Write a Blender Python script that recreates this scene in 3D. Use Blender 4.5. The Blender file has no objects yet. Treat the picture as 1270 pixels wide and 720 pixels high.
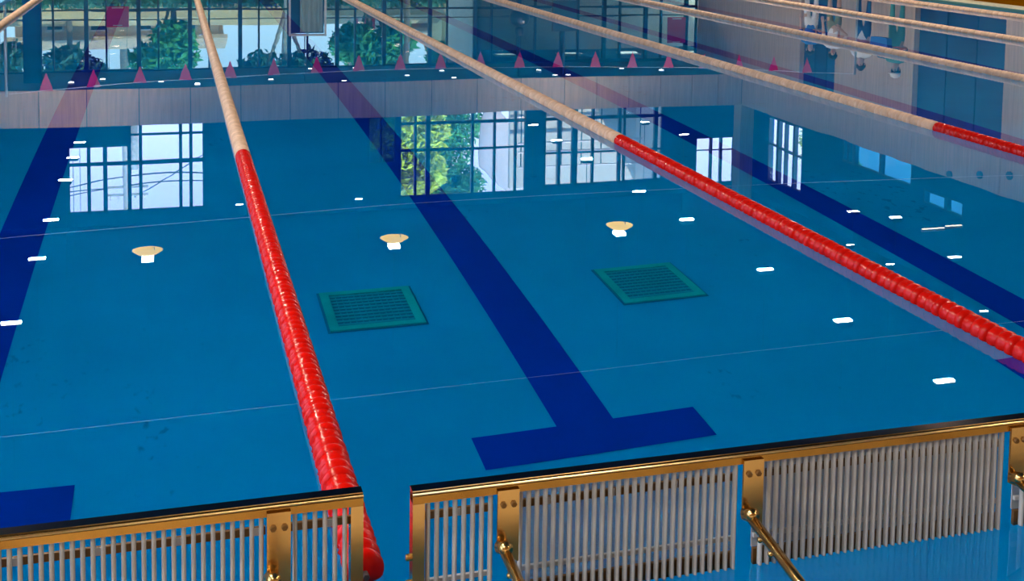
import bpy, math, random
from mathutils import Matrix, Vector
random.seed(7)
sc = bpy.context.scene
COL = sc.collection

# ------------------------------------------------------------------ camera
YAW, PITCH, ROLL, FPX, CX, CY, EYE = 0.28289, 0.08195, 0.01596, 1500.25, 645.72, 12.55, 1.564
cam = bpy.data.cameras.new('camera'); cam_o = bpy.data.objects.new('camera', cam); COL.objects.link(cam_o)
_w = Vector((math.sin(YAW)*math.cos(PITCH), math.cos(YAW)*math.cos(PITCH), -math.sin(PITCH)))
_r = Vector((math.cos(YAW), -math.sin(YAW), 0)); _u = _r.cross(_w)
_r2 = _r*math.cos(ROLL)+_u*math.sin(ROLL); _u2 = _u*math.cos(ROLL)-_r*math.sin(ROLL)
_m = Matrix((_r2, _u2, -_w)).transposed().to_4x4(); _m.translation = (0, 0, EYE)
cam_o.matrix_world = _m
cam.sensor_fit = 'HORIZONTAL'; cam.sensor_width = 36; cam.lens = FPX/1270*36
cam.shift_x = -(CX-635)/1270; cam.shift_y = (CY-360)/1270
cam.clip_end = 500
sc.camera = cam_o

# ------------------------------------------------------------------ sky, sun, exposure
world = bpy.data.worlds.new('sky'); sc.world = world; world.use_nodes = True
nt = world.node_tree; nt.nodes.clear()
tc = nt.nodes.new('ShaderNodeTexCoord'); sp = nt.nodes.new('ShaderNodeSeparateXYZ')
rp = nt.nodes.new('ShaderNodeValToRGB'); bg = nt.nodes.new('ShaderNodeBackground'); ow = nt.nodes.new('ShaderNodeOutputWorld')
rp.color_ramp.elements[0].position = 0.0; rp.color_ramp.elements[0].color = (0.76, 0.81, 1.0, 1)
rp.color_ramp.elements[1].position = 0.6; rp.color_ramp.elements[1].color = (0.36, 0.60, 1.0, 1)
nt.links.new(tc.outputs['Generated'], sp.inputs[0]); nt.links.new(sp.outputs['Z'], rp.inputs[0])
nt.links.new(rp.outputs[0], bg.inputs[0]); nt.links.new(bg.outputs[0], ow.inputs[0])
bg.inputs[1].default_value = 4.3
sun = bpy.data.lights.new('sun', 'SUN'); sun.energy = 11.0; sun.color = (1, .93, .8); sun.angle = math.radians(1.0)
sun_o = bpy.data.objects.new('sun', sun); COL.objects.link(sun_o)
sun_o.rotation_euler = Vector((-.40, .55, -.72)).to_track_quat('-Z', 'Y').to_euler()
sc.view_settings.view_transform = 'Standard'; sc.view_settings.look = 'None'
sc.view_settings.exposure = 0.0; sc.view_settings.gamma = 1.0; sc.view_settings.use_curve_mapping = False

# ------------------------------------------------------------------ materials
MATS = {}
def mat(name, col, rough=.55, metal=0.0, noise=0.0, scale=6.0, stretch=(1, 1, 1), bump=0.0, spec=.5, emit=0.0, coat=0.0, col2=None):
    if name in MATS: return MATS[name]
    m = bpy.data.materials.new(name); m.use_nodes = True; t = m.node_tree; b = t.nodes['Principled BSDF']
    b.inputs['Base Color'].default_value = (*col, 1); b.inputs['Roughness'].default_value = rough
    b.inputs['Metallic'].default_value = metal; b.inputs['Specular IOR Level'].default_value = spec
    if coat: b.inputs['Coat Weight'].default_value = coat
    if emit:
        b.inputs['Emission Color'].default_value = (*col, 1); b.inputs['Emission Strength'].default_value = emit
    if noise or bump:
        tcn = t.nodes.new('ShaderNodeTexCoord'); mp = t.nodes.new('ShaderNodeMapping'); mp.inputs['Scale'].default_value = stretch
        nz = t.nodes.new('ShaderNodeTexNoise'); nz.inputs['Scale'].default_value = scale; nz.inputs['Detail'].default_value = 5
        t.links.new(tcn.outputs['Object'], mp.inputs[0]); t.links.new(mp.outputs[0], nz.inputs['Vector'])
        if noise:
            r = t.nodes.new('ShaderNodeValToRGB')
            lo = [c*(1-noise) for c in col]; hi = [min(1, c*(1+noise)) for c in col]
            if col2: lo = col2; hi = col
            r.color_ramp.elements[0].position = .32; r.color_ramp.elements[1].position = .68
            r.color_ramp.elements[0].color = (*lo, 1); r.color_ramp.elements[1].color = (*hi, 1)
            t.links.new(nz.outputs['Fac'], r.inputs[0]); t.links.new(r.outputs[0], b.inputs['Base Color'])
        if bump:
            bp = t.nodes.new('ShaderNodeBump'); bp.inputs['Strength'].default_value = bump; bp.inputs['Distance'].default_value = .01
            t.links.new(nz.outputs['Fac'], bp.inputs['Height']); t.links.new(bp.outputs[0], b.inputs['Normal'])
    MATS[name] = m
    return m

def water_mat():
    m = bpy.data.materials.new('water'); m.use_nodes = True; t = m.node_tree; t.nodes.clear()
    g = t.nodes.new('ShaderNodeBsdfGlass'); g.inputs['IOR'].default_value = 1.333; g.inputs['Roughness'].default_value = 0.0
    g.inputs['Color'].default_value = (.94, .985, 1, 1)
    o = t.nodes.new('ShaderNodeOutputMaterial')
    tcn = t.nodes.new('ShaderNodeTexCoord'); mp = t.nodes.new('ShaderNodeMapping'); mp.inputs['Scale'].default_value = (.35, 1.0, 1)
    nz = t.nodes.new('ShaderNodeTexNoise'); nz.inputs['Scale'].default_value = .9; nz.inputs['Detail'].default_value = 2
    bp = t.nodes.new('ShaderNodeBump'); bp.inputs['Strength'].default_value = .05; bp.inputs['Distance'].default_value = .02
    t.links.new(tcn.outputs['Object'], mp.inputs[0]); t.links.new(mp.outputs[0], nz.inputs['Vector'])
    t.links.new(nz.outputs['Fac'], bp.inputs['Height']); t.links.new(bp.outputs[0], g.inputs['Normal'])
    t.links.new(g.outputs[0], o.inputs[0])
    return m

def pane_mat(name, tint, gloss=.06):
    m = bpy.data.materials.new(name); m.use_nodes = True; t = m.node_tree; t.nodes.clear()
    tr = t.nodes.new('ShaderNodeBsdfTransparent'); tr.inputs[0].default_value = (*tint, 1)
    gl = t.nodes.new('ShaderNodeBsdfGlossy'); gl.inputs['Roughness'].default_value = .01
    mx = t.nodes.new('ShaderNodeMixShader'); mx.inputs[0].default_value = gloss
    o = t.nodes.new('ShaderNodeOutputMaterial')
    t.links.new(tr.outputs[0], mx.inputs[1]); t.links.new(gl.outputs[0], mx.inputs[2]); t.links.new(mx.outputs[0], o.inputs[0])
    MATS[name] = m
    return m

def sheet_mat(name, col, fac):
    m = bpy.data.materials.new(name); m.use_nodes = True; t = m.node_tree; t.nodes.clear()
    tr = t.nodes.new('ShaderNodeBsdfTransparent'); p = t.nodes.new('ShaderNodeBsdfPrincipled')
    p.inputs['Base Color'].default_value = (*col, 1); p.inputs['Roughness'].default_value = .25
    mx = t.nodes.new('ShaderNodeMixShader'); mx.inputs[0].default_value = fac
    o = t.nodes.new('ShaderNodeOutputMaterial')
    t.links.new(tr.outputs[0], mx.inputs[1]); t.links.new(p.outputs[0], mx.inputs[2]); t.links.new(mx.outputs[0], o.inputs[0])
    MATS[name] = m
    return m

M = dict(
    tile=mat('pool_tile', (.000, .34, .74), .6, noise=.08, scale=.7, spec=0),
    ledge=mat('ledge_tile', (.0, .45, .85), .6, noise=.08, scale=3, spec=0),
    line=mat('lane_line_tile', (.000, .035, .42), .6, noise=.06, scale=2, spec=0),
    wallpool=mat('pool_wall_tile', (.0, .32, .68), .6, spec=0),
    concrete=mat('board_marked_concrete', (.56, .43, .35), .8, noise=.14, scale=3.0, stretch=(6, 6, .35), bump=.15),
    concrete_dark=mat('dark_joint_backing', (.10, .09, .09), .9),  # dark backing that shows in the joints between panels
    ceiling=mat('ceiling_paint', (.002, .045, .16), .8, noise=.1, scale=.6, spec=.1),
    upwall=mat('upper_wall_paint', (.003, .045, .16), .75, noise=.08, scale=.8, spec=.1),
    soffit=mat('soffit_paint', (.03, .09, .15), .7),
    bay=mat('bay_panel_blue', (.004, .04, .14), .6, noise=.1, scale=1.5),
    frame=mat('window_frame_dark', (.012, .035, .07), .45, metal=.3),
    deck=mat('deck_tile_ochre', (.17, .060, .0), .8, noise=.18, scale=2.5, spec=0),
    deckn=mat('deck_tile_beige', (.50, .42, .33), .6, noise=.15, scale=5),
    lip=mat('gutter_lip_cream', (.62, .54, .38), .6, noise=.08, scale=12),
    teal=mat('gutter_teal', (.03, .14, .15), .6),
    cyan=mat('gutter_cyan', (.04, .40, .75), .4),
    red=mat('float_red', (.50, .005, .002), .20, noise=.10, scale=20, spec=.22),
    cream=mat('float_cream', (.58, .39, .27), .55, noise=.15, scale=9, spec=.2),
    cable=mat('rope_core', (.05, .04, .04), .6),
    gold=mat('warm_tinted_steel', (.74, .47, .17), .20, metal=1.0, noise=.06, scale=9),  # polished steel; the warm reflections on it are put into the colour
    rail=mat('brown_tinted_rail', (.50, .27, .06), .24, metal=1.0, noise=.06, scale=9),
    edgeglint=mat('bright_edge_highlight', (.95, .66, .30), .32, metal=1.0),
    darksteel=mat('polished_top_steel', (.42, .36, .28), .08, metal=1.0),
    bronze=mat('dark_bronze_bar', (.16, .075, .015), .45, metal=.2),
    slat=mat('grey_plastic_slat', (.45, .44, .42), .24, noise=.06, scale=14, coat=.3),
    pale=mat('pale_bar', (.52, .52, .52), .5),
    green=mat('drain_green', (.0, .44, .50), .6, noise=.10, scale=6, spec=0),
    greenbar=mat('drain_bar', (.0, .33, .50), .6, noise=.08, scale=6, spec=0),
    greend=mat('drain_recess', (.0, .19, .38), .7, spec=0),
    magenta=mat('pennant_red', (.75, .008, .10), .6),
    signred=mat('sign_red', (.72, .015, .09), .55),
    steel=mat('steel', (.55, .60, .64), .3, metal=.9),
    white=mat('white_paint', (.80, .82, .84), .5),
    black=mat('black_plastic', (.010, .012, .02), .45),
    cord=mat('white_cord', (.85, .88, .92), .5),
    led=mat('led_module', (1.0, .93, .82), .5, emit=42),
    ledsmall=mat('downlight_lens', (1.0, .96, .9), .5, emit=9),
    diffuser=mat('diffuser', (1, .95, .85), .5, emit=4), striplens=mat('strip_lens', (1, .92, .7), .5, emit=5),
    dish=mat('glowing_dish', (1.0, .60, .03), .6, emit=3.6),  # the lamp's glow on the dish is put in as emission
    corridor=mat('corridor_wall', (.75, .66, .55), .8, noise=.06, scale=1.2),
    corridorlit=mat('stair_wall_cream', (.72, .74, .66), .8),
    woodwall=mat('wood_wall', (.22, .12, .05), .6, noise=.2, scale=2, stretch=(4, 4, .3)),
    earth=mat('earth', (.55, .36, .18), .9, noise=.2, scale=.4),
    tan=mat('tan_render', (.80, .58, .38), .85, noise=.12, scale=.6),
    orange=mat('orange_brick', (.62, .27, .12), .85, noise=.15, scale=2),
    yellow=mat('yellow_render', (.85, .74, .40), .85),
    rooftile=mat('roof_tile', (.62, .40, .26), .8, noise=.2, scale=3),
    bark=mat('bark', (.20, .16, .13), .9, noise=.25, scale=8, bump=.3),
    barkpale=mat('pale_bark', (.42, .40, .38), .9, noise=.2, scale=8),
    leafy=mat('leaf_yellow_green', (.42, .62, .03), .5, noise=.35, scale=1.2),
    leafg=mat('leaf_green', (.06, .30, .06), .5, noise=.4, scale=1.2),
    leafd=mat('leaf_dark', (.03, .12, .06), .55, noise=.4, scale=1.2),
    canopy=mat('white_canopy_fabric', (.58, .57, .60), .7),
    polew=mat('pole_wood', (.34, .40, .42), .8, noise=.2, scale=6),
    curtain=mat('curtain_grey', (.40, .52, .50), .8, noise=.2, scale=8, stretch=(8, 1, .2)),
    skin=mat('skin', (.55, .32, .22), .5), hair=mat('hair_dark', (.012, .010, .012), .6),
    w_shirt=mat('shirt_white', (.75, .76, .80), .8), b_shirt=mat('shirt_blue', (.02, .12, .45), .8),
    navy=mat('trousers_navy', (.01, .04, .16), .8), tealc=mat('trousers_teal', (.06, .30, .30), .8),
    olive=mat('skirt_olive', (.20, .22, .12), .8), shoe=mat('shoe_black', (.01, .01, .012), .5),
    capw=mat('cap_white', (.85, .85, .87), .7), eye=mat('eye_dark', (.01, .01, .01), .3),
)
# small scattered stains on the pool floor tile
_t = M['tile'].node_tree; _b = _t.nodes['Principled BSDF']; _src = _b.inputs['Base Color'].links[0].from_socket
_tc = _t.nodes.new('ShaderNodeTexCoord'); _mp = _t.nodes.new('ShaderNodeMapping'); _mp.inputs['Scale'].default_value = (1, .6, 1)
_n1 = _t.nodes.new('ShaderNodeTexNoise'); _n1.inputs['Scale'].default_value = 22; _n1.inputs['Detail'].default_value = 4
_n2 = _t.nodes.new('ShaderNodeTexNoise'); _n2.inputs['Scale'].default_value = 1.1
_m1 = _t.nodes.new('ShaderNodeMath'); _m1.operation = 'MULTIPLY'
_r1 = _t.nodes.new('ShaderNodeValToRGB'); _r1.color_ramp.elements[0].position = .40; _r1.color_ramp.elements[1].position = .47
_mx = _t.nodes.new('ShaderNodeMixRGB'); _mx.inputs[2].default_value = (.0, .25, .58, 1)
_t.links.new(_tc.outputs['Object'], _mp.inputs[0]); _t.links.new(_mp.outputs[0], _n1.inputs['Vector']); _t.links.new(_mp.outputs[0], _n2.inputs['Vector'])
_t.links.new(_n1.outputs['Fac'], _m1.inputs[0]); _t.links.new(_n2.outputs['Fac'], _m1.inputs[1]); _t.links.new(_m1.outputs[0], _r1.inputs[0])
_t.links.new(_r1.outputs[0], _mx.inputs[0]); _t.links.new(_src, _mx.inputs[1]); _t.links.new(_mx.outputs[0], _b.inputs['Base Color'])
M['water'] = water_mat()
M['pane'] = pane_mat('clear_pane', (.92, .96, 1.0), .05)
M['pane_tint'] = pane_mat('tinted_pane', (.52, .64, .64), .04)
M['pane_dim'] = pane_mat('dim_pane', (.16, .26, .34), .04)
M['pane_blue'] = pane_mat('blue_pane', (.20, .48, .62), .04)
M['pane_side'] = pane_mat('side_pane', (.95, .98, 1.0), .04)
M['sheet_a'] = sheet_mat('grey_reflection_sheet_thin', (.52, .54, .56), .35)
M['sheet_b'] = sheet_mat('grey_reflection_sheet', (.52, .53, .55), .65)

# ------------------------------------------------------------------ builders
class MB:
    def __init__(s): s.v = []; s.f = []
    def quad(s, a, b, c, d):
        n = len(s.v); s.v += [a, b, c, d]; s.f.append((n, n+1, n+2, n+3)); return s
    def poly(s, pts):
        n = len(s.v); s.v += list(pts); s.f.append(tuple(range(n, n+len(pts)))); return s
    def box(s, x0, x1, y0, y1, z0, z1):
        n = len(s.v)
        s.v += [(x0,y0,z0),(x1,y0,z0),(x1,y1,z0),(x0,y1,z0),(x0,y0,z1),(x1,y0,z1),(x1,y1,z1),(x0,y1,z1)]
        s.f += [tuple(n+i for i in q) for q in ((3,2,1,0),(4,5,6,7),(0,1,5,4),(1,2,6,5),(2,3,7,6),(3,0,4,7))]; return s
    def prism(s, poly, axis, a, b):
        # poly: list of 2D points; axis 'x': (y,z) extruded in x, 'y': (x,z) extruded in y, 'z': (x,y)
        def P(p, t): return (t, p[0], p[1]) if axis == 'x' else (p[0], t, p[1]) if axis == 'y' else (p[0], p[1], t)
        n = len(s.v); k = len(poly)
        s.v += [P(p, a) for p in poly] + [P(p, b) for p in poly]
        s.f.append(tuple(n+i for i in range(k))[::-1]); s.f.append(tuple(n+k+i for i in range(k)))
        for i in range(k): j = (i+1) % k; s.f.append((n+i, n+j, n+k+j, n+k+i))
        return s
    def tube(s, pts, r, seg=8, cap=True):
        pts = [Vector(p) for p in pts]; rs = r if isinstance(r, (list, tuple)) else [r]*len(pts)
        n = len(s.v); ref = None
        for i, p in enumerate(pts):
            d = (pts[min(i+1, len(pts)-1)] - pts[max(i-1, 0)]).normalized()
            if ref is None: ref = Vector((0, 0, 1)) if abs(d.z) < .9 else Vector((1, 0, 0))
            a = d.cross(ref).normalized(); b = d.cross(a).normalized()
            for k in range(seg):
                t = 2*math.pi*k/seg; q = p + (a*math.cos(t)+b*math.sin(t))*rs[i]; s.v.append(tuple(q))
        for i in range(len(pts)-1):
            for k in range(seg):
                k2 = (k+1) % seg; s.f.append((n+i*seg+k, n+i*seg+k2, n+(i+1)*seg+k2, n+(i+1)*seg+k))
        if cap:
            s.f.append(tuple(n+k for k in range(seg))[::-1]); s.f.append(tuple(n+(len(pts)-1)*seg+k for k in range(seg)))
        return s
    def lathe(s, prof, axis='z', org=(0, 0, 0), seg=16, gear=None):
        # prof: (radius, t) along the axis
        n = len(s.v); ox, oy, oz = org
        for j, (r, t) in enumerate(prof):
            for k in range(seg):
                a = 2*math.pi*k/seg; rr = r
                if gear and j in gear and k % 2: rr = r*.84
                c, q = rr*math.cos(a), rr*math.sin(a)
                s.v.append((ox+c, oy+q, oz+t) if axis == 'z' else (ox+c, oy+t, oz+q) if axis == 'y' else (ox+t, oy+c, oz+q))
        for j in range(len(prof)-1):
            for k in range(seg):
                k2 = (k+1) % seg; s.f.append((n+j*seg+k, n+j*seg+k2, n+(j+1)*seg+k2, n+(j+1)*seg+k))
        s.f.append(tuple(n+k for k in range(seg))[::-1]); s.f.append(tuple(n+(len(prof)-1)*seg+k for k in range(seg)))
        return s
    def ball(s, c, r, seg=12, rings=7, sq=(1, 1, 1)):
        prof = [(max(.001, math.sin(math.pi*j/rings)), -math.cos(math.pi*j/rings)) for j in range(rings+1)]
        n = len(s.v); s.lathe(prof, 'z', (0, 0, 0), seg)
        for i in range(n, len(s.v)):
            p = s.v[i]; s.v[i] = (c[0]+p[0]*r*sq[0], c[1]+p[1]*r*sq[1], c[2]+p[2]*r*sq[2])
        return s
    def mesh(s, name, m, off=(0, 0, 0), smooth=False):
        me = bpy.data.meshes.new(name)
        me.from_pydata([(p[0]-off[0], p[1]-off[1], p[2]-off[2]) for p in s.v], [], s.f)
        if m: me.materials.append(m)
        if smooth:
            for p in me.polygons: p.use_smooth = True
        me.update(); return me
    def build(s, name, m, parent=None, smooth=False):
        off = WL.get(parent, (0, 0, 0)) if parent else (0, 0, 0)
        o = bpy.data.objects.new(name, s.mesh(name, m, off, smooth)); COL.objects.link(o)
        if parent: o.parent = parent; WL[o] = off
        return o
WL = {}
def tag(o, label=None, cat=None, group=None, kind=None):
    for k, v in (('label', label), ('category', cat), ('group', group), ('kind', kind)):
        if v: o[k] = v
    return o
def thing(name, label, cat, loc, group=None):
    o = bpy.data.objects.new(name, None); COL.objects.link(o); o.location = loc; o.empty_display_size = .1
    WL[o] = tuple(loc); return tag(o, label, cat, group)
def struct(o): o['kind'] = 'structure'; return o
def inst(name, me, loc, parent=None, scale=None):
    o = bpy.data.objects.new(name, me); COL.objects.link(o)
    off = WL.get(parent, (0, 0, 0)) if parent else (0, 0, 0)
    o.location = (loc[0]-off[0], loc[1]-off[1], loc[2]-off[2])
    if scale: o.scale = scale
    if parent: o.parent = parent
    return o

# ------------------------------------------------------------------ the pool
XL, XR, YN, YF, DEPTH = -2.5, 13.72, 2.20, 27.5, 1.38
struct(MB().quad((XL, YN, -DEPTH), (XR, YN, -DEPTH), (XR, YF, -DEPTH), (XL, YF, -DEPTH)).build('floor', M['tile']))
pool_floor = bpy.data.objects['floor']
LANES = [-.845 + 2.5*i for i in range(6)]
for xc in LANES:      # lane lines with their cross bars, inlaid in the floor
    b = MB(); z = -DEPTH+.004
    y0, y1, y2, y3 = 4.39, 4.63, 25.36, 25.60
    b.poly([(xc-.125, y1, z), (xc-.49, y1, z), (xc-.49, y0, z), (xc+.49, y0, z), (xc+.49, y1, z), (xc+.125, y1, z),
            (xc+.125, y2, z), (xc+.49, y2, z), (xc+.49, y3, z), (xc-.49, y3, z), (xc-.49, y2, z), (xc-.125, y2, z)][::-1])
    b.build('lane_line', M['line'], pool_floor)
struct(MB().box(XL-.3, XL, 2.0, YF+.3, -DEPTH-.1, .0).build('wall_pool_west', M['wallpool']))
struct(MB().box(XR, XR+.3, 2.0, YF+.3, -DEPTH-.1, .0).build('wall_pool_east', M['wallpool']))
struct(MB().box(XL, XR, YF, YF+.3, -DEPTH-.1, .0).build('wall_pool_far', M['wallpool']))
struct(MB().box(XL, XR, 1.9, YN, -DEPTH-.1, -.30).build('wall_pool_near', M['ledge']))
wat = MB().quad((XL, YN, 0), (XR, YN, 0), (XR, YF, 0), (XL, YF, 0)).build('water', M['water'], smooth=True); struct(wat)
# decks and gutters round the basin
struct(MB().box(XR+.30, 16.6, -4, 36, -.2, .06).build('floor_deck_east', M['deck']))
struct(MB().box(-8.2, XL-.34, -4, 36, -.2, .06).build('floor_deck_west', M['deckn']))
struct(MB().box(XL-.34, XR+.3, YF+.3, 36, -.2, .06).build('floor_deck_far', M['deck']))
struct(MB().box(XL-.34, XR+.3, -4, YN, -.3, .04).build('floor_deck_near', M['deckn']))
struct(MB().box(XR+.10, XR+.30, YN, YF+.3, -.1, .07).build('trim_1', M['lip']))
struct(MB().box(XR, XR+.10, YN, YF+.3, -.1, .03).build('trim_2', M['teal']))
struct(MB().box(XL-.20, XL, YN, YF+.3, -.1, .03).build('trim_3', M['cyan']))
struct(MB().box(XL-.34, XL-.20, YN, YF+.3, -.1, .07).build('trim_4', M['lip']))

# ------------------------------------------------------------------ the hall
YB, YG, XB, XW = 31.8, 35.0, 16.0, 18.0     # gallery edge, far glazing; gallery edge, outer wall on the east side
ZS, ZP, ZC = 3.05, 3.98, 7.35                # soffit, parapet top, ceiling
XWEST = -8.2
struct(MB().box(XWEST-.3, XW+.3, -4.3, YG+.3, ZC, ZC+.3).build('ceiling', M['ceiling']))
struct(MB().box(XWEST, XW, -4.3, -4.0, -.2, ZC).build('wall_near', M['woodwall']))
# gallery slabs
struct(MB().box(XWEST, XB, YB+.14, YG, ZS, ZS+.25).build('ceiling_soffit_far', M['soffit']))
struct(MB().box(XB+.14, XW, -4, YG, ZS, ZS+.25).build('ceiling_soffit_east', M['soffit']))
# parapet bands of board-marked concrete panels
wpf = struct(MB().box(XWEST, XB+.12, YB+.05, YB+.14, ZS+.01, ZP-.01).build('wall_parapet_far', M['concrete_dark']))
js = [XWEST, -6.9, -5.55, -4.55, -3.15, -2.03, -.78, .48, 1.74, 3.0, 4.26, 5.51, 6.78, 8.05, 9.3, 10.56, 11.51, 12.48, 13.45, 14.42, 15.24, XB+.0]
for a, b_ in zip(js, js[1:]):
    MB().box(a+.012, b_-.012, YB, YB+.05, ZS, ZP).build('panel', M['concrete'], wpf)
wpe = struct(MB().box(XB+.05, XB+.14, -4, YB+.05, ZS+.01, ZP-.01).build('wall_parapet_east', M['concrete_dark']))
ye = [-4, -1.5, 1, 3.5, 6, 8.4, 10.8, 13.1, 15.4, 17.5, 18.9, 20.33, 21.36, 23.37, 25.71, 28.47, YB]
for a, b_ in zip(ye, ye[1:]):
    MB().box(XB, XB+.05, a+.012, b_-.012, ZS, ZP).build('panel', M['concrete'], wpe)
for y, z in ((21.93, 3.90), (20.93, 3.70), (20.02, 3.52)):
    nz = MB().lathe([(.065, -.05), (.085, -.04), (.085, .0)], 'x', (XB, y, z), 16); nz.build('air_nozzle', M['frame'], wpe)
# corner pier above the parapet
struct(MB().box(XB-.0, XB+.42, YB+.0, YB+.45, ZP, ZC).build('wall_corner_pier', M['concrete']))
# east wall under the gallery: concrete piers and recessed blue bays
wle = struct(MB().box(16.2, 16.3, -4, YG, -.2, ZS).build('wall_east_lower', M['bay']))
bays = [(28.5, 26.74), (23.42, 20.36), (17.0, 14.2), (10.8, 8.0), (4.6, 1.8)]
piers = [(YG, 28.5), (26.74, 23.42), (20.36, 17.0), (14.2, 10.8), (8.0, 4.6), (1.8, -4)]
for a, b_ in piers:
    n = max(1, round((a-b_)/1.3)); st = (a-b_)/n
    for i in range(n):
        MB().box(XB, XB+.2, b_+i*st+.006, b_+(i+1)*st-.006, .06, ZS).build('panel', M['concrete'], wle)
for a, b_ in bays:
    st = (a-b_)/3
    for i in range(3):
        d = MB().box(16.12, 16.2, b_+i*st+.02, b_+(i+1)*st-.02, .06, 2.9).build('bay_leaf', M['bay'], wle)

def wall_openings(name, axis, pos, th, a0, a1, z0, z1, ops, m):
    """a wall slab with rectangular openings; axis 'y' = wall of constant y (runs in x), 'x' = wall of constant x"""
    xs = sorted(set([a0, a1] + [v for o in ops for v in o[:2]])); zs = sorted(set([z0, z1] + [v for o in ops for v in o[2:]]))
    b = MB()
    for i in range(len(xs)-1):
        run = None
        for j in range(len(zs)-1):
            cx_, cz_ = (xs[i]+xs[i+1])/2, (zs[j]+zs[j+1])/2
            hole = any(o[0] < cx_ < o[1] and o[2] < cz_ < o[3] for o in ops)
            if not hole:
                if axis == 'y': b.box(xs[i], xs[i+1], pos, pos+th, zs[j], zs[j+1])
                else: b.box(pos, pos+th, xs[i], xs[i+1], zs[j], zs[j+1])
    return struct(b.build(name, m))

WN = [0]
def window(axis, pos, a0, a1, z0, z1, vs, hs, pane='pane', fw=.05, fd=.10):
    """frame bars as parts, one pane object for every light"""
    WN[0] += 1
    def bx(b, p0, p1, q0, q1, d0, d1):
        if axis == 'y': b.box(p0, p1, pos+d0, pos+d1, q0, q1)
        else: b.box(pos+d0, pos+d1, p0, p1, q0, q1)
    b = MB()
    for (p0, p1, q0, q1) in ((a0, a1, z0, z0+fw), (a0, a1, z1-fw, z1), (a0, a0+fw, z0+fw, z1-fw), (a1-fw, a1, z0+fw, z1-fw)):
        bx(b, p0, p1, q0, q1, 0, fd)
    w = struct(b.build('window_%d' % WN[0], M['frame']))
    V = [(a0+fw/2, fw)] + sorted(vs) + [(a1-fw/2, fw)]; H = [(z0+fw/2, fw)] + sorted(hs) + [(z1-fw/2, fw)]
    for v, t in V[1:-1]:
        b = MB(); bx(b, v-t/2, v+t/2, z0+fw, z1-fw, -.02, fd); b.build('mullion', M['frame'], w)
    for i in range(len(V)-1):
        p0, p1 = V[i][0]+V[i][1]/2, V[i+1][0]-V[i+1][1]/2
        for hz, t in H[1:-1]:
            b = MB(); bx(b, p0, p1, hz-t/2, hz+t/2, .0, fd-.01); b.build('transom', M['frame'], w)
        for j in range(len(H)-1):
            q0, q1 = H[j][0]+H[j][1]/2, H[j+1][0]-H[j+1][1]/2
            b = MB(); bx(b, p0, p1, q0, q1, .04, .05); b.build('pane', M[pane], w)
    return w

# far wall: upper storey with its windows, lower storey fully glazed
up = [(-2.75, -1.13, 5.12, 7.02), (-1.13, .90, 4.05, 7.02), (5.55, 6.40, 4.05, 5.95), (6.50, 10.42, 4.05, 7.02), (11.0, 14.92, 4.05, 6.85), (16.05, 17.42, 5.56, 7.02)]
wall_openings('wall_far_upper', 'y', YG, .2, XWEST, XW+.2, ZS, ZC, up, M['upwall'])
window('y', YG, -2.75, -1.13, 5.12, 7.02, [(-2.20, .09), (-1.77, .11)], [(5.62, .10)], 'pane')
window('y', YG, -1.13, .90, 4.05, 7.02, [(-.83, .09), (.25, .09), (.53, .09)], [(4.85, .08), (5.62, .10)], 'pane')
window('y', YG, 5.55, 6.40, 4.05, 5.95, [(5.95, .06)], [], 'pane_dim')
window('y', YG, 6.50, 10.42, 4.05, 7.02, [(6.98, .07), (7.36, .13), (8.73, .08), (9.42, .07), (10.08, .07)], [(4.80, .08), (5.60, .07)], 'pane')
window('y', YG, 11.0, 14.92, 4.05, 6.85, [(11.48, .09), (11.98, .18), (12.58, .08), (13.46, .10), (13.62, .07), (14.68, .12)], [(4.80, .07), (5.85, .06)], 'pane')
window('y', YG, 16.05, 17.42, 5.56, 7.02, [(16.60, .07), (16.95, .07)], [(6.0, .03)], 'pane')
thick = [-7.705+1.372*i for i in range(18)]
vs = []
for t in thick[1:]:
    vs.append((t, .11)); vs.append((t+.52, .05))
vs = [v for v in vs if v[0] < 15.7]
window('y', YG, XWEST, 16.0, .06, ZS, vs, [(1.35, .06), (1.62, .03)], 'pane_tint', .06)
struct(MB().box(-3.62, -3.20, YB+1.2, YB+1.6, .06, ZS).build('wall_column', M['upwall']))
# east upper wall
ue = [(31.70, 33.85, 4.70, 6.72), (26.2, 29.5, 4.30, 5.25), (24.1, 25.7, 5.15, 5.55)]
wall_openings('wall_east_upper', 'x', XW, .2, -4, YG+.2, ZS, ZC, ue, M['upwall'])
window('x', XW, 31.70, 33.85, 4.70, 6.72, [(32.20, .12), (32.75, .07), (33.20, .16)], [(5.6, .05)], 'pane')
window('x', XW, 26.2, 29.5, 4.30, 5.25, [(27.6, .10), (28.9, .14), (29.2, .06)], [], 'pane_blue')
window('x', XW, 24.1, 25.7, 5.15, 5.55, [(24.75, .12)], [], 'pane_blue')
# west wall, out of view: tall glazing put in to light the pool floor
wo = [(-3.5+4.9*i, -3.5+4.9*i+4.5, .5, 6.9) for i in range(4)]
wall_openings('wall_west', 'x', XWEST-.2, .2, -4, YG+.2, -.2, ZC, wo, M['upwall'])
for a, b_, z0, z1 in wo:
    window('x', XWEST-.2, a, b_, z0, z1, [(a+1.5, .07), (a+3.0, .07)], [(2.4, .07), (4.6, .07)], 'pane_side', .07)

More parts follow.
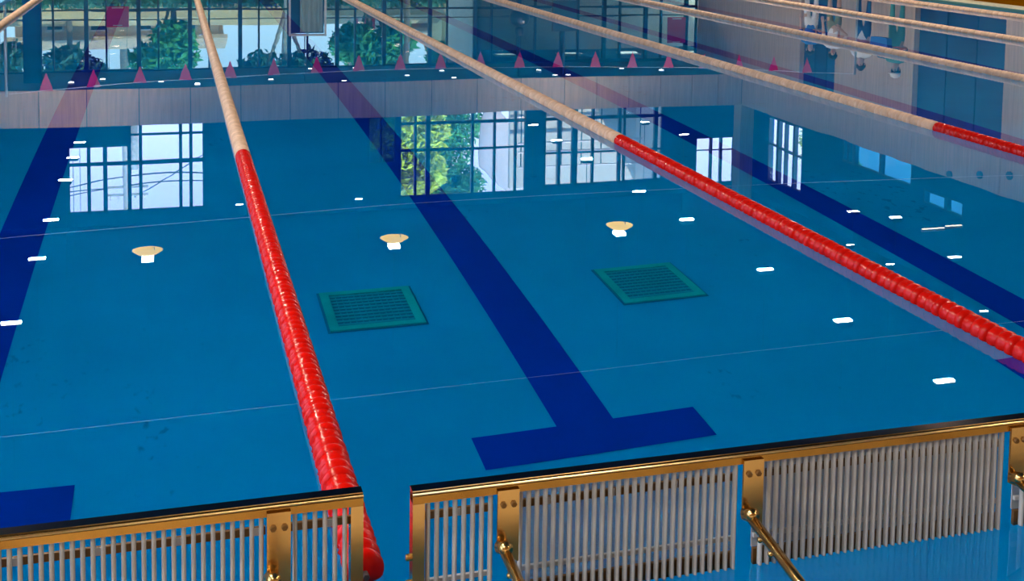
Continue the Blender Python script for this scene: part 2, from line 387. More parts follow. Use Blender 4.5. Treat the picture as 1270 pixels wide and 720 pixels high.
# ------------------------------------------------------------------ lane ropes
UNIT = .145; RF = .0485
def float_mesh(name, m, seg=26):
    k = RF; b = MB()
    prof = [(.016, .0), (k*.70, .002)]
    for q in range(3):
        t0 = .0483*q
        prof += [(k*.93, t0+.008), (k*.995, t0+.017), (k*1.0, t0+.026), (k*.93, t0+.036), (k*.70, t0+.043)]
        if q < 2: prof.append((k*.67, t0+.0475))
    prof += [(k*.67, .143), (.016, .1445)]
    b.lathe(prof, 'y', (0, 0, 0), seg, gear={15, 16})
    return b.mesh(name, m, smooth=True)
F_RED = float_mesh('float_red', M['red']); F_CREAM = float_mesh('float_cream', M['cream'])
ROPES = [
    (-2.066, 'cream lane rope beside the cyan gutter strip', None),
    (.428, 'red and cream lane rope ending in the gap between the two steel turning panels', (2.70, 12.0)),
    (2.934, 'red and cream lane rope crossing over the window reflections, next past the square drains', (2.75, 12.0)),
    (5.434, 'lane rope, cream with a red end, beside the reflected concrete band', (4.5, 12.5)),
    (7.934, 'cream lane rope passing across the reflections of standing people', None),
    (10.434, 'cream lane rope between the rope over reflected people and the outermost speckled rope', None),
    (12.934, 'outermost dark-speckled cream lane rope along the ochre deck', None),
]
ZR = .014
for x, label, rng in ROPES:
    ya, yb = 2.70, 27.30
    rope = thing('lane_rope', label, 'lane rope', (x, ya, ZR), 'swimming lane ropes')
    far_r, far_c = MB(), MB(); n = int((yb-ya)/UNIT)
    for i in range(n):
        y = ya + i*UNIT; red = y < 7.50 or y > 22.4
        if rng and rng[0]-.01 <= y <= rng[1]:
            o = inst('float', F_RED if red else F_CREAM, (x, y, ZR), rope)
            o.rotation_euler = (0, random.uniform(0, 6.28), 0)
        else:
            (far_r if red else far_c).lathe([(RF*.75, 0), (RF, .022), (RF*.80, .048), (RF, .070), (RF*.80, .096), (RF, .118), (RF*.75, .143)], 'y', (x, y, ZR), 10)
    if far_r.v: tag(far_r.build('float_run', M['red'], rope, True), kind='stuff')
    if far_c.v: tag(far_c.build('float_run', M['cream'], rope, True), kind='stuff')
    MB().tube([(x, ya-.02, ZR), (x, yb+.15, ZR)], .008, 6).build('core_cable', M['cable'], rope)

# ------------------------------------------------------------------ turning panels at the near end
YP = 2.52
def turning_panel(label, xa, xb, plates, ztop, sheets, ends):
    t = thing('turning_panel', label, 'pool panel', ((xa+xb)/2, YP, 0), 'steel turning panels at the pool end')
    zr = ztop-.023
    MB().prism([(YP-.006, zr), (YP-.006, ztop-.006), (YP-.003, ztop-.001), (YP+.001, ztop), (YP+.028, ztop), (YP+.030, ztop-.003), (YP+.030, zr), (YP+.026, zr), (YP+.026, ztop-.006), (YP+.0, ztop-.006), (YP, zr)], 'x', xa, xb).build('top_rail', M['rail'], t)
    MB().box(xa, xb, YP+.002, YP+.031, ztop+.0005, ztop+.0035).build('rail_cap', M['darksteel'], t)
    MB().tube([(xa, YP-.005, ztop-.002), (xb, YP-.005, ztop-.002)], .0028, 8).build('edge_highlight', M['edgeglint'], t, True)  # added strip; its brighter colour paints the highlight along the rail edge
    for e, s_ in ((xa, 1), (xb, -1)):
        if not ends[0 if s_ == 1 else 1]: continue
        x0, x1 = sorted((e, e+s_*.027))
        MB().box(x0, x1, YP-.006, YP+.030, -.06, zr-.0005).build('end_post', M['gold'], t)
        for z in (.135, .075):
            MB().lathe([(.006, -.012), (.008, -.010), (.008, 0)], 'x', (e if s_ == 1 else e, YP+.01, z), 10).build('stud', M['gold'], t)
    edges = [xa+.027 if ends[0] else xa] + [v for p in plates for v in p] + [xb-.027 if ends[1] else xb]
    spans = list(zip(edges[0::2], edges[1::2]))
    pitch, hw = .0192, .0048
    prof = [(-hw, .012), (-hw, .004), (-hw*.6, .0005), (0, -.0006), (hw*.6, .0005), (hw, .004), (hw, .012)]
    sm = MB().prism(prof, 'z', -.004, zr-.002).mesh('slat', M['slat'])
    for (a, b_), sh in zip(spans, sheets):
        n = max(1, int((b_-a-.004)/pitch)); st = (b_-a)/n
        for i in range(n):
            inst('slat', sm, (a+(i+.5)*st, YP+.004, 0), t)
        MB().box(a, b_, YP+.026, YP+.034, zr-.054, zr-.037).build('upper_bar', M['bronze'], t)
        for i in range(4, n, 8):
            MB().box(a+i*st-st*.3, a+i*st+st*.3, YP+.0245, YP+.0258, zr-.054, zr-.037).build('spacer', M['pale'], t)
        MB().box(a, b_, YP+.026, YP+.034, .058, .068).build('lower_bar', M['pale'], t)
        MB().box(a, b_, YP+.026, YP+.036, -.02, .030).build('bottom_channel', M['bronze'], t)
        if sh: MB().box(a, b_, YP+.037, YP+.041, .03, zr).build('reflection_sheet', M[sh], t)  # added sheet; its grey stands for wall reflections between the slats
    for a, b_ in plates:
        xm = (a+b_)/2
        pl = MB().prism([(a, .13), (b_, .105), (b_, ztop-.012), (a, ztop-.012)], 'y', YP-.014, YP-.007).build('bracket_plate', M['gold'], t)
        for dx in (-.012, .012):
            MB().lathe([(.0062, -.006), (.0075, -.003), (.0075, 0)], 'y', (xm+dx, YP-.014, ztop-.045), 6).build('bolt', M['bronze'], pl)
        p0 = Vector((a+.012, YP-.018, .145)); p1 = Vector((a+.035, 2.02, .055))
        br = MB().tube([p0, p1], .0125, 12).build('brace_tube', M['gold'], t, True)
        MB().tube([p0+Vector((-.004, .004, .0)), p0+Vector((.002, -.03, .012))], [.016, .014], 12).build('clamp', M['gold'], br, True)
        for f_ in (.14, .24):
            q = p0.lerp(p1, f_)
            MB().ball((q.x-.006, q.y, q.z-.016), .0075, 8, 5).build('stud', M['gold'], br, True)
        MB().lathe([(.032, 0), (.032, .006), (.018, .010), (.015, .02)], 'z', (p1.x, p1.y, .038), 12).build('foot_flange', M['gold'], t)
    return t
turning_panel('gold-tinted steel turning panel with open grey slats that the red rope passes behind', -2.46, .394, [(-1.72, -1.67), (-1.07, -1.02), (-.44, -.39), (.188, .238)], .298,
              [None]*5, (True, True))
turning_panel('gold-tinted steel turning panel with added grey reflection sheets behind its slats', .503, 2.86, [(.694, .744), (1.298, 1.350), (2.046, 2.098), (2.70, 2.75)], .286,
              [None, 'sheet_a', 'sheet_b', 'sheet_b', None], (True, True))

# ------------------------------------------------------------------ drains in the pool floor
def drain(label, x0, x1, y0, y1):
    z = -DEPTH+.001
    d = thing('drain_grate', label, 'drain', ((x0+x1)/2, (y0+y1)/2, z), 'square drains in the pool floor')
    MB().box(x0-.012, x1+.012, y0-.012, y1+.012, z, z+.003).build('recess', M['greend'], d)
    w = .045
    for (a, b_, c, e) in ((x0, x1, y0, y0+w), (x0, x1, y1-w, y1), (x0, x0+w, y0+w, y1-w), (x1-w, x1, y0+w, y1-w)):
        MB().box(a, b_, c, e, z+.003, z+.02).build('frame_side', M['green'], d)
    n = 10; st = (y1-y0-2*w)/n
    sm = MB().box(x0+w, x1-w, -st*.27, st*.27, z+.004, z+.014).mesh('grate_bar', M['greenbar'], (0, 0, 0))
    for i in range(n):
        inst('grate_bar', sm, (0, y0+w+(i+.5)*st, 0), d)
    cb = MB().box(-.003, .003, y0+w, y1-w, z+.003, z+.010).mesh('cross_rib', M['greenbar'])
    for i in range(1, 12): inst('cross_rib', cb, (x0+w+(x1-x0-2*w)*i/12, 0, 0), d)
drain('square green drain grate between the lane line and the rope in the panel gap', .735, 1.208, 5.742, 6.228)
drain('square green drain grate between the lane line and the rope over the window reflections', 2.256, 2.712, 5.730, 6.222)

# ------------------------------------------------------------------ backstroke flags and overhead cords
def sag(x, z0, z1, s, xa=-2.75, xb=13.55):
    t = (x-xa)/(xb-xa); return z0+(z1-z0)*t - s*4*t*(1-t)
fl = thing('flag_line', 'white cord of red triangular pennants strung across the far end of the pool', 'flags', (5.4, 22.5, 1.6))
MB().tube([(-2.71+16.26*i/24, 22.5, sag(-2.71+16.26*i/24, 1.74, 1.76, .29)) for i in range(25)], .006, 6).build('cord', M['cord'], fl)
pm = None
for i in range(20):
    x = -2.1+.785*i
    if i == 4-0 and False: continue
    z = sag(x, 1.74, 1.76, .29)
    b = MB().prism([(-.115, 0), (0, -.30), (.115, 0), (.115, .012), (-.115, .012)], 'y', -.004, .004)
    if pm is None: pm = b.mesh('pennant', M['magenta'])
    p = inst('pennant', pm, (x, 22.5, z), fl); p.rotation_euler = (random.uniform(-.06, .06), 0, random.uniform(-.12, .12))
def post(x, y, h, label, group='stainless posts carrying the overhead cords'):
    t = thing('flag_post', label, 'post', (x, y, .06), group)
    MB().tube([(x, y, .066), (x, y, h)], .024, 12).build('pole', M['steel'], t, True)
    MB().lathe([(.07, .06), (.07, .075), (.03, .085)], 'z', (x, y, 0), 14).build('base_plate', M['steel'], t)
    MB().tube([(x, y-.05, h-.02), (x, y+.05, h-.02)], .010, 8).build('hook', M['steel'], t)
post(-2.75, 22.5, 1.80, 'slim steel post holding the pennant cord beside the cyan gutter')
post(13.55+.4, 22.5, 1.80, 'slim steel post holding the pennant cord on the ochre deck')
MB().tube([(13.55, 22.5, 1.76), (13.91, 22.5, 1.78)], .006, 6).build('tail_cord', M['cord'], fl)
for y, z0, z1, s, lb in ((12.5, 1.74, 1.74, .19, 'thin pale false-start cord hung across the middle of the pool'),
                         (7.8, 1.75, 1.45, .0, 'thin pale cord hung across the pool close to the turning panels')):
    c = MB().tube([(-2.71+16.62*i/24, y, sag(-2.75+16.7*i/24, z0, z1, s)) for i in range(25)], .0026, 6).build('overhead_cord', M['cord'])
    tag(c, lb, 'cord')
    for x, zz, w_ in ((-2.75, z0, 'beside the cyan gutter'), (13.95, z1, 'on the ochre deck')):
        post(x, y, zz+.04, 'slim steel post at the end of the %s cord, %s' % ('false-start' if y > 10 else 'closest', w_))

# ------------------------------------------------------------------ lamps
led_m = MB().box(-.032, .032, -.05, .05, -.012, 0).mesh('led_module', M['led'])
def floodlight(x, y, z, label, group, k=1.0, power=0):
    t = thing('pendant_floodlight', label, 'lamp', (x, y, z), group)
    hb = MB().prism([(x-.17*k, z+.001), (x+.17*k, z+.001), (x+.13*k, z+.07), (x-.13*k, z+.07)], 'y', y-.075*k, y+.075*k)
    hb.build('housing', M['black'], t)
    for i in range(4):
        o = inst('led_module', led_m, (x+(-.114+.076*i)*k, y, z), t, (k, k, k))
    MB().tube([(x, y, z+.07), (x, y, ZC)], .008, 6).build('rod', M['frame'], t)
    if power:
        L = bpy.data.lights.new('flood', 'AREA'); L.shape = 'RECTANGLE'; L.size = .30*k; L.size_y = .10*k; L.energy = power; L.color = (1, .87, .70)
        lo = bpy.data.objects.new('flood', L); COL.objects.link(lo); lo.location = (0, 0, -.02); lo.parent = t
def PWR(y): return 0 if y > 30 else 245 if y < 8.5 else 95 if y < 18 else 165
for x, y in ((-2.37, -1.5), (-2.37, 2.0), (-2.37, 5.5), (-2.37, 9.0), (-2.37, 12.5), (-2.37, 16.0), (-2.37, 19.48), (-2.35, 23.0), (-2.36, 25.81), (-2.37, 29.5), (-2.40, 32.23), (-2.38, 34.3)):  # the unseen near lamps of this row are added to light the pool
    floodlight(x, y, 4.85, 'four-module floodlight hung in the row over the pool edge by the tall side windows', 'floodlights over the window-side pool edge', .95, PWR(y))
for x, y in ((10.26, -1.2), (10.26, 2.6), (10.26, 6.4), (10.26, 10.2), (10.26, 13.98), (10.25, 16.6), (10.29, 19.3), (10.35, 22.9), (10.37, 25.65), (10.36, 29.26), (10.40, 31.96), (10.45, 34.4)):  # near end of the row is out of view, added for more light
    floodlight(x, y, 4.85, 'four-module floodlight hung in the long row over the lanes towards the people', 'floodlights over the lanes by the deck', .95, PWR(y))
for x, y in ((14.23, 22.8), (14.83, 22.1), (14.25, 19.27), (14.01, 34.3), (14.32, 32.05)):
    floodlight(x, y, 4.85, 'four-module floodlight hung over the ochre deck', 'floodlights over the deck', .85, 0)
for x, y in ((12.79, 20.57), (12.76, 19.13), (12.78, 16.47), (6.63, 10.28), (3.97, 26.25), (1.40, 26.3)):
    floodlight(x, y, 4.85, 'small four-module floodlight hung on its own over the water', 'small floodlights over the water', .5, 0)
for x, y in ((-.43, 22.5), (4.06, 22.34), (8.58, 22.2)):
    z = 4.85
    t = thing('dish_lamp', 'dish reflector lamp hung across the middle lanes', 'lamp', (x, y, z), 'dish lamps in a cross row')
    MB().lathe([(.27, -.19), (.26, -.18), (.18, -.13), (.08, -.10), (.05, -.09)], 'z', (x, y, z), 24).build('dish', M['dish'], t, True)
    MB().box(x-.10, x+.10, y-.10, y+.10, z-.06, z-.0).build('lamp_head', M['led'], t)
    MB().tube([(x, y, z), (x, y, ZC)], .010, 6).build('rod', M['frame'], t)
    MB().tube([(x+.12, y, z-.02), (x+.12, y, z-.24), (x+.05, y, z-.24)], .008, 6).build('yoke', M['frame'], t)
for x, y in ((-2.46, 32.78), (-1.81, 32.23), (-1.72, 33.25), (-.24, 32.55), (.66, 32.1), (2.56, 32.52), (4.45, 32.1), (6.27, 32.69), (7.43, 33.51), (7.47, 32.16), (3.82, 34.45), (5.08, 34.42), (10.18, 33.06), (10.37, 32.1), (10.75, 32.1), (12.77, 33.17), (13.74, 32.47)):
    t = thing('soffit_downlight', 'small round downlight set under the far gallery', 'lamp', (x, y, ZS), 'downlights under the far gallery')
    MB().lathe([(.075, -.03), (.08, -.02), (.08, 0)], 'z', (x, y, ZS), 16).build('ring', M['white'], t)
    MB().lathe([(.065, -.036), (.065, -.0301)], 'z', (x, y, ZS), 16).build('lens', M['ledsmall'], t)

# ------------------------------------------------------------------ things under the far gallery
tv = thing('hanging_monitor', 'dark monitor hung on a pole under the far gallery', 'monitor', (10.7, 32.3, .85))
MB().box(10.33, 11.05, 32.28, 32.36, .95, 1.79).build('screen_body', M['black'], tv)
MB().box(10.37, 11.01, 32.272, 32.2799, .99, 1.75).build('screen', M['frame'], tv)
MB().tube([(10.69, 32.34, 1.79), (10.69, 32.34, ZS)], .035, 10).build('pole', M['frame'], tv)
sp_ = thing('hanging_speaker', 'round black loudspeaker hung on a pole under the far gallery', 'speaker', (9.36, 32.3, 1.15))
MB().ball((9.36, 32.3, 1.42), .29, 18, 10, (1, .9, .92)).build('body', M['black'], sp_, True)
MB().lathe([(.10, .0), (.13, .05), (.13, .20), (.09, .26)], 'z', (9.36, 32.3, 1.66), 14).build('neck', M['black'], sp_, True)
MB().tube([(9.36, 32.3, 1.9), (9.36, 32.3, ZS)], .03, 10).build('pole', M['frame'], sp_)
MB().ball((9.40, 32.03, 1.50), .03, 8, 5).build('badge', M['white'], sp_)
cb = thing('curtained_booth', 'white framed booth with grey curtains and an antenna under the far gallery', 'booth', (3.5, 32.4, .06))
for a, b_, c, d in ((3.01, 3.06, .06, 1.86), (3.95, 4.0, .06, 1.86), (3.06, 3.95, 1.81, 1.86)):
    MB().box(a, b_, 32.3, 32.36, c, d).build('frame_bar', M['white'], cb)
for i in range(4):
    a = 3.32+.15*i
    MB().prism([(a, 32.42), (a+.05, 32.39), (a+.10, 32.42), (a+.14, 32.40), (a+.14, 32.45), (a, 32.47)], 'z', .06, 1.74).build('curtain', M['curtain'], cb)
MB().box(3.06, 3.95, 32.48, 32.52, .06, 1.80).build('back_panel', M['bay'], cb)
MB().tube([(3.43, 32.33, 1.86), (3.43, 32.33, ZS)], .012, 8).build('hanger', M['frame'], cb)
def sign(label, x0, x1, z0, z1):
    t = thing('red_sign', label, 'sign', ((x0+x1)/2, 34.85, z0))
    MB().box(x0, x1, 34.86, 34.90, z0, z1).build('board', M['signred'], t)
    MB().box((x0+x1)/2-.12, (x0+x1)/2+.12, 34.845, 34.86, z1-.06, z1-.02).build('clip', M['white'], t)
    MB().box((x0+x1)/2-.15, (x0+x1)/2+.15, 34.845, 34.86, z0+.03, z0+.06).build('strip', M['white'], t)
    for xx in (x0+.05, x1-.05): MB().tube([(xx, 34.88, z1), (xx, 34.88, ZS)], .005, 6).build('hanger', M['frame'], t)
sign('square red sign hung on the glazing in front of the earth bank', -1.68, -1.10, 1.22, 1.80)
sign('tall red sign hung on the glazing beside the corridor doors', 14.93, 15.53, 1.68, 2.50)
# corridor behind the glazing and lit stair hall above it
struct(MB().box(9.0, 18, 38.6, 38.8, -.2, ZS+.2).build('wall_corridor', M['corridor']))
struct(MB().box(8.8, 9.0, YG+.25, 38.8, -.2, ZS+.2).build('wall_corridor_end', M['corridor']))
struct(MB().box(8.8, 18, YG+.2, 38.8, ZS+.0, ZS+.25).build('ceiling_corridor', M['soffit']))
struct(MB().box(8.8, 18, YG+.2, 38.8, -.2, .05).build('floor_corridor', M['deckn']))
struct(MB().box(10.75, 15.2, 38.0, 38.2, ZS+.25, 7.6).build('wall_stair_hall', M['corridorlit']))
struct(MB().box(15.2, 15.4, YG+.2, 38.2, ZS+.25, 7.6).build('wall_stair_side', M['corridorlit']))
for x in (10.2, 12.3, 14.4, 16.5):  # lamps added only to brighten the corridor
    t = thing('corridor_fill_light', 'added square light brightening the corridor behind the far glazing', 'lamp', (x, 36.8, ZS), 'added corridor lights')
    MB().box(x-.32, x+.32, 36.48, 37.12, ZS-.05, ZS).build('housing', M['white'], t)
    MB().box(x-.28, x+.28, 36.70, 36.90, ZS-.056, ZS-.0501).build('diffuser', M['diffuser'], t)
for (xa, xb_, y), w_ in (((14.88, 15.42, 21.25), 'long'), ((15.52, 15.92, 21.35), 'short')):
    t = thing('strip_light', '%s warm strip light hung over the ochre deck' % w_, 'lamp', (xa, y, 4.85))
    MB().box(xa, xb_, y-.03, y+.03, 4.85, 4.90).build('housing', M['white'], t)
    MB().box(xa+.01, xb_-.01, y-.025, y+.025, 4.84, 4.8499).build('tube', M['striplens'], t)
    for q in (xa+.06, xb_-.06): MB().tube([(q, y, 4.90), (q, y, ZC)], .004, 5).build('hanger', M['frame'], t)
rl = thing('stair_railing', 'pale horizontal stair railing inside the upper windows', 'railing', (13, 37.2, ZS+.25))
for z in (5.95, 6.25, 6.75): MB().tube([(10.8, 37.2, z), (15.1, 37.2, z)], .035, 8).build('rail', M['white'], rl)
for i in range(7): MB().tube([(10.9+.69*i, 37.2, ZS+.25), (10.9+.69*i, 37.2, 6.75)], .02, 8).build('baluster', M['frame'], rl)

# ------------------------------------------------------------------ people on the far deck
def person(label, loc, rz, mats, arms, H=1.72, cap=None, hair='hair', lean=0.0, hold=None):
    """one continuous skinned body; every bone names the material of the surface round it"""
    k = H/1.72; V = []; R = []; E = []; EM = []
    def v(x, y, z, r):
        V.append((x*k, (y-lean*max(0, z-.9))*k, z*k)); R.append(r*k); return len(V)-1
    def e(a, b, m): E.append((a, b)); EM.append(m)
    top, bot, sk, shoe = mats['top'], mats['bottom'], 'skin', 'shoe'
    pel = v(0, 0, .96, .135); wa_ = v(0, 0, 1.10, .125); ch = v(0, .01, 1.27, .145); sh = v(0, .01, 1.40, .11)
    nk = v(0, 0, 1.475, .055); hd = v(0, -.01, 1.56, .085); hd2 = v(0, -.005, 1.645, .082)
    e(pel, wa_, bot if mats.get('high') else top); e(wa_, ch, top); e(ch, sh, top); e(sh, nk, top); e(nk, hd, sk); e(hd, hd2, sk)
    ns = v(0, -.105, 1.585, .014); e(hd, ns, sk)
    for s in (-1, 1):
        hp = v(.095*s, 0, .88, .10); kn = v(.105*s, -.02, .50, .062); an = v(.11*s, .01, .10, .042); ft = v(.125*s, -.14, .045, .036)
        e(pel, hp, bot); e(hp, kn, bot); e(kn, an, mats.get('shin', bot)); e(an, ft, shoe)
        so = v(.185*s, .01, 1.395, .062); e(sh, so, top)
        el_, wr_ = arms[0 if s < 0 else 1]
        el = v(el_[0]*s, el_[1], el_[2], .043); wr = v(wr_[0]*s, wr_[1], wr_[2], .030)
        e(so, el, top); e(el, wr, mats.get('sleeve', sk))
        d = Vector(V[wr])-Vector(V[el]); d.normalize(); side = Vector((s, 0, 0)) if abs(d.x) < .8 else Vector((0, 0, 1))
        nrm = d.cross(side).normalized()
        pmid = Vector(V[wr])/k + d*.055; pm_ = v(*pmid, .032); e(wr, pm_, sk)
        for q, ln in zip((-.030, -.010, .010, .030), (.070, .082, .078, .060)):
            a0 = v(*(pmid + d*.035 + side*q), .0095); a1 = v(*(pmid + d*(.035+ln*.55) + side*q + nrm*.008), .0085); a2 = v(*(pmid + d*(.035+ln) + side*q + nrm*.022), .0075)
            e(pm_, a0, sk); e(a0, a1, sk); e(a1, a2, sk)
        th = v(*(pmid - d*.01 + side*-.045 + nrm*.012), .0105); t2 = v(*(pmid + d*.03 + side*-.062 + nrm*.02), .009); e(pm_, th, sk); e(th, t2, sk)
    me = bpy.data.meshes.new('tmp'); me.from_pydata(V, E, [])
    ob = bpy.data.objects.new('tmp', me); COL.objects.link(ob)
    md = ob.modifiers.new('s', 'SKIN'); md.use_smooth_shade = True
    for i, sv in enumerate(me.skin_vertices[0].data):
        sv.radius = (R[i], R[i]); sv.use_root = (i == pel)
    for i in (pel, wa_, ch, sh): me.skin_vertices[0].data[i].radius = (R[i]*1.15, R[i]*.85)
    sb = ob.modifiers.new('d', 'SUBSURF'); sb.levels = 1; sb.render_levels = 1
    dg = bpy.context.evaluated_depsgraph_get(); bm_ = bpy.data.meshes.new_from_object(ob.evaluated_get(dg))
    bpy.data.objects.remove(ob)
    names = sorted(set(EM)); bm_.materials.clear()
    for nme in names: bm_.materials.append(M[nme])
    seg = [(Vector(V[a]), Vector(V[b]), names.index(m)) for (a, b), m in zip(E, EM)]
    for p in bm_.polygons:
        c = p.center; best = 9e9
        for a, b, mi in seg:
            ab = b-a; t_ = max(0, min(1, (c-a).dot(ab)/ab.length_squared)); dd = (c-a-ab*t_).length_squared
            if dd < best: best = dd; p.material_index = mi
        p.use_smooth = True
    root = thing('person', label, 'person', loc); root.rotation_euler = (0, 0, rz)
    body = bpy.data.objects.new('body', bm_); COL.objects.link(body); body.parent = root
    def part(name, b, m, par=root):
        o = bpy.data.objects.new(name, b.mesh(name, m, smooth=True)); COL.objects.link(o); o.parent = par; return o
    hy = -lean*.72*k
    for s in (-1, 1): part('eye', MB().ball((.034*s*k, hy-.088*k, 1.605*k), .012*k, 8, 5), M['eye'])
    part('mouth', MB().box(-.022*k, .022*k, hy-.092*k, hy-.084*k, 1.535*k, 1.545*k), M['signred'])
    for s in (-1, 1): part('ear', MB().ball((.088*s*k, hy-.0*k, 1.59*k), .022*k, 8, 5, (.5, 1, 1.4)), M['skin'])
    hb = MB()
    n0 = len(hb.v); hb.ball((0, hy+.012*k, 1.645*k), .104*k, 14, 8, (1, 1.02, 1.0))
    for i in range(n0, len(hb.v)):
        x, y, z = hb.v[i]
        if y < hy-.02*k and z < 1.66*k: hb.v[i] = (x*.8, hy-.01*k, z)
    part('hair', hb, M[hair])
    if cap:
        cbm = MB().lathe([(.108*k, 0), (.112*k, .03*k), (.095*k, .08*k), (.05*k, .105*k), (.01*k, .11*k)], 'z', (0, hy, 1.66*k), 16)
        cbm.box(-.07*k, .07*k, hy-.19*k, hy-.08*k, 1.66*k, 1.672*k); part('cap', cbm, M[cap])
    return root
DOWN = ((.235, .02, 1.12), (.25, -.05, .88)); HIP = ((.30, .06, 1.14), (.17, -.06, 1.02)); FOLD = ((.24, -.05, 1.13), (.02, -.20, 1.17)); FWD = ((.23, -.03, 1.13), (.16, -.24, 1.10))
person('person in a white shirt and navy trousers with dark hair', (14.9, 23.75, .06), -.9, dict(top='w_shirt', bottom='navy'), (FOLD, FOLD), 1.80, lean=.12)
person('person in a white cap and teal trousers with a blue bag held in front', (14.9, 22.45, .06), -1.0, dict(top='tealc', bottom='tealc'), (FWD, FWD), 1.76, cap='capw')
person('person in a pale top and olive lower clothes beside the blue bay', (14.9, 25.0, .06), -.7, dict(top='w_shirt', bottom='olive', shin='skin'), (DOWN, HIP), 1.72)
person('person in a blue top and white trousers standing past the blue bay', (14.9, 26.05, .06), -.6, dict(top='b_shirt', bottom='w_shirt'), (DOWN, FWD), 1.74)
bag = thing('shoulder_bag', 'bright blue bag held by the person in the white cap', 'bag', (14.45, 22.2, 1.0))
MB().prism([(22.00, .98), (22.58, .98), (22.62, 1.18), (22.50, 1.30), (22.08, 1.30), (21.96, 1.18)], 'x', 14.36, 14.48).build('body', M['b_shirt'], bag)
MB().tube([(14.42, 22.08, 1.29), (14.44, 22.16, 1.40), (14.44, 22.42, 1.40), (14.42, 22.50, 1.29)], .014, 8).build('handle', M['navy'], bag, True)

# ------------------------------------------------------------------ the world outside the glazing
struct(MB().quad((-120, 35.25, -.25), (140, 35.25, -.25), (140, 220, -.25), (-120, 220, -.25)).build('ground', M['earth']))
struct(MB().quad((-120, -60, -.3), (-8.5, -60, -.3), (-8.5, 35.25, -.3), (-120, 35.25, -.3)).build('ground_west', M['earth']))
bank = MB().prism([(54, -.25), (56, 3.4), (58, 4.0), (70, 4.2), (70, -.25)], 'x', -40, 60).build('hill', M['earth']); struct(bank)
def tree(label, x, y, h, blobs, leaf, bark='bark', n=900, ls=.22, r0=.16, z0=-.25):
    t = thing('tree', label, 'tree', (x, y, z0), 'trees outside the hall')
    cz = sum(b[2] for b in blobs)/len(blobs)
    MB().tube([(x, y, z0), (x+.1, y, z0+h*.3), (x-.05, y+.05, z0+h*.6), (x, y, z0+h*.85)], [r0, r0*.8, r0*.6, r0*.25], 10).build('trunk', M[bark], t, True)
    for bx_, by_, bz_, br_ in blobs:
        MB().tube([(x, y, z0+h*.35), (x+bx_*.5, y+by_*.5, (z0+h*.35+bz_)/2+.2), (x+bx_, y+by_, bz_)], [r0*.5, r0*.35, r0*.12], 7).build('branch', M[bark], t, True)
    f = MB(); rnd = random.Random(int(x*100+y))
    for bx_, by_, bz_, br_ in blobs:
        for i in range(n):
            d = Vector((rnd.gauss(0, 1), rnd.gauss(0, 1), rnd.gauss(0, 1))).normalized()*br_*(rnd.random()**.45)
            c = Vector((x+bx_, y+by_, bz_))+Vector((d.x, d.y, d.z*.85))
            a = Vector((rnd.gauss(0, 1), rnd.gauss(0, 1), rnd.gauss(0, .7))).normalized(); b = a.orthogonal().normalized(); s_ = ls*rnd.uniform(.6, 1.3)
            f.quad(tuple(c-a*s_), tuple(c-b*s_*.45), tuple(c+a*s_), tuple(c+b*s_*.45))
    tag(f.build('foliage', M[leaf], t), kind='stuff')
tree('tall bright yellow-green tree filling the upper window', 9.0, 47.5, 12, [(-.9, 0, 9.6, 1.5), (-.2, .3, 8.1, 1.5), (-.8, -.3, 6.8, 1.4), (.7, .2, 7.4, 1.2), (.6, .1, 9.0, 1.2)], 'leafy', n=1700, ls=.19)
tree('mid green tree behind the bright yellow-green tree', 12.0, 52, 12, [(-.5, 0, 9.2, 1.5), (.2, 0, 7.9, 1.4), (-1.0, 0, 10.6, 1.2), (-1.2, 0, 7.6, 1.3), (.5, 0, 10.7, 1.1)], 'leafg', n=1300, ls=.17)
tree('dark round tree at the window end of the earth bank', -7.3, 56.2, 6, [(0, 0, 5.6, 1.0), (.7, 0, 5.1, .8)], 'leafd', n=700, z0=3)
tree('small dark tree beside the tan house', -4.4, 57, 8, [(0, 0, 5.6, 1.1), (.8, .3, 6.1, 1.0)], 'leafd', n=700, z0=2)
tree('loose green tree leaning over the bank by the square red sign', .1, 52.4, 7, [(0, 0, 4.0, 1.0), (-.9, 0, 4.9, .9), (.3, 0, 4.7, .8)], 'leafg', n=500)
tree('bare-limbed grey tree with dark leaves behind the curtained booth', 4.4, 48.5, 8, [(-.9, 0, 5.0, 1.1), (.9, .2, 4.9, 1.0), (.1, 0, 5.5, .8)], 'leafd', 'barkpale', n=500, r0=.22)
tree('broad bushy green tree past the curtained booth', 8.4, 53, 8, [(-.6, 0, 4.4, 1.1), (.4, .2, 5.0, 1.2), (1.2, 0, 4.2, 1.0)], 'leafg', n=900)
tree('spreading green tree before the yellow house', 12.6, 55, 8, [(-.3, 0, 5.3, .9), (.9, 0, 5.7, .8)], 'leafg', n=700)
tree('palm-green tree seen through the upper side door', 21.5, 36.2, 9, [(0, 0, 6.0, 1.0), (.3, .3, 7.0, 1.0)], 'leafy', n=800, ls=.16)
hd_ = thing('hedge', 'long clipped dark hedge at the foot of the earth bank', 'hedge', (4, 50, -.25))
MB().box(-9, 17, 50.1, 50.9, -.25, 2.35).build('core', M['leafd'], hd_)
hq = MB(); rnd_ = random.Random(3)
for i in range(9000):
    c = Vector((rnd_.uniform(-9, 17), 50.05+rnd_.uniform(-.12, .15), rnd_.uniform(-.2, 2.45)))
    if i % 4 == 0: c = Vector((rnd_.uniform(-9, 17), rnd_.uniform(50, 51), 2.38+rnd_.uniform(-.05, .16)))
    a_ = Vector((rnd_.gauss(0, 1), rnd_.gauss(0, .5), rnd_.gauss(0, 1))).normalized(); b_ = a_.orthogonal().normalized()
    hq.quad(tuple(c-a_*.11), tuple(c-b_*.05), tuple(c+a_*.11), tuple(c+b_*.05))
tag(hq.build('foliage', M['leafd'], hd_), kind='stuff')
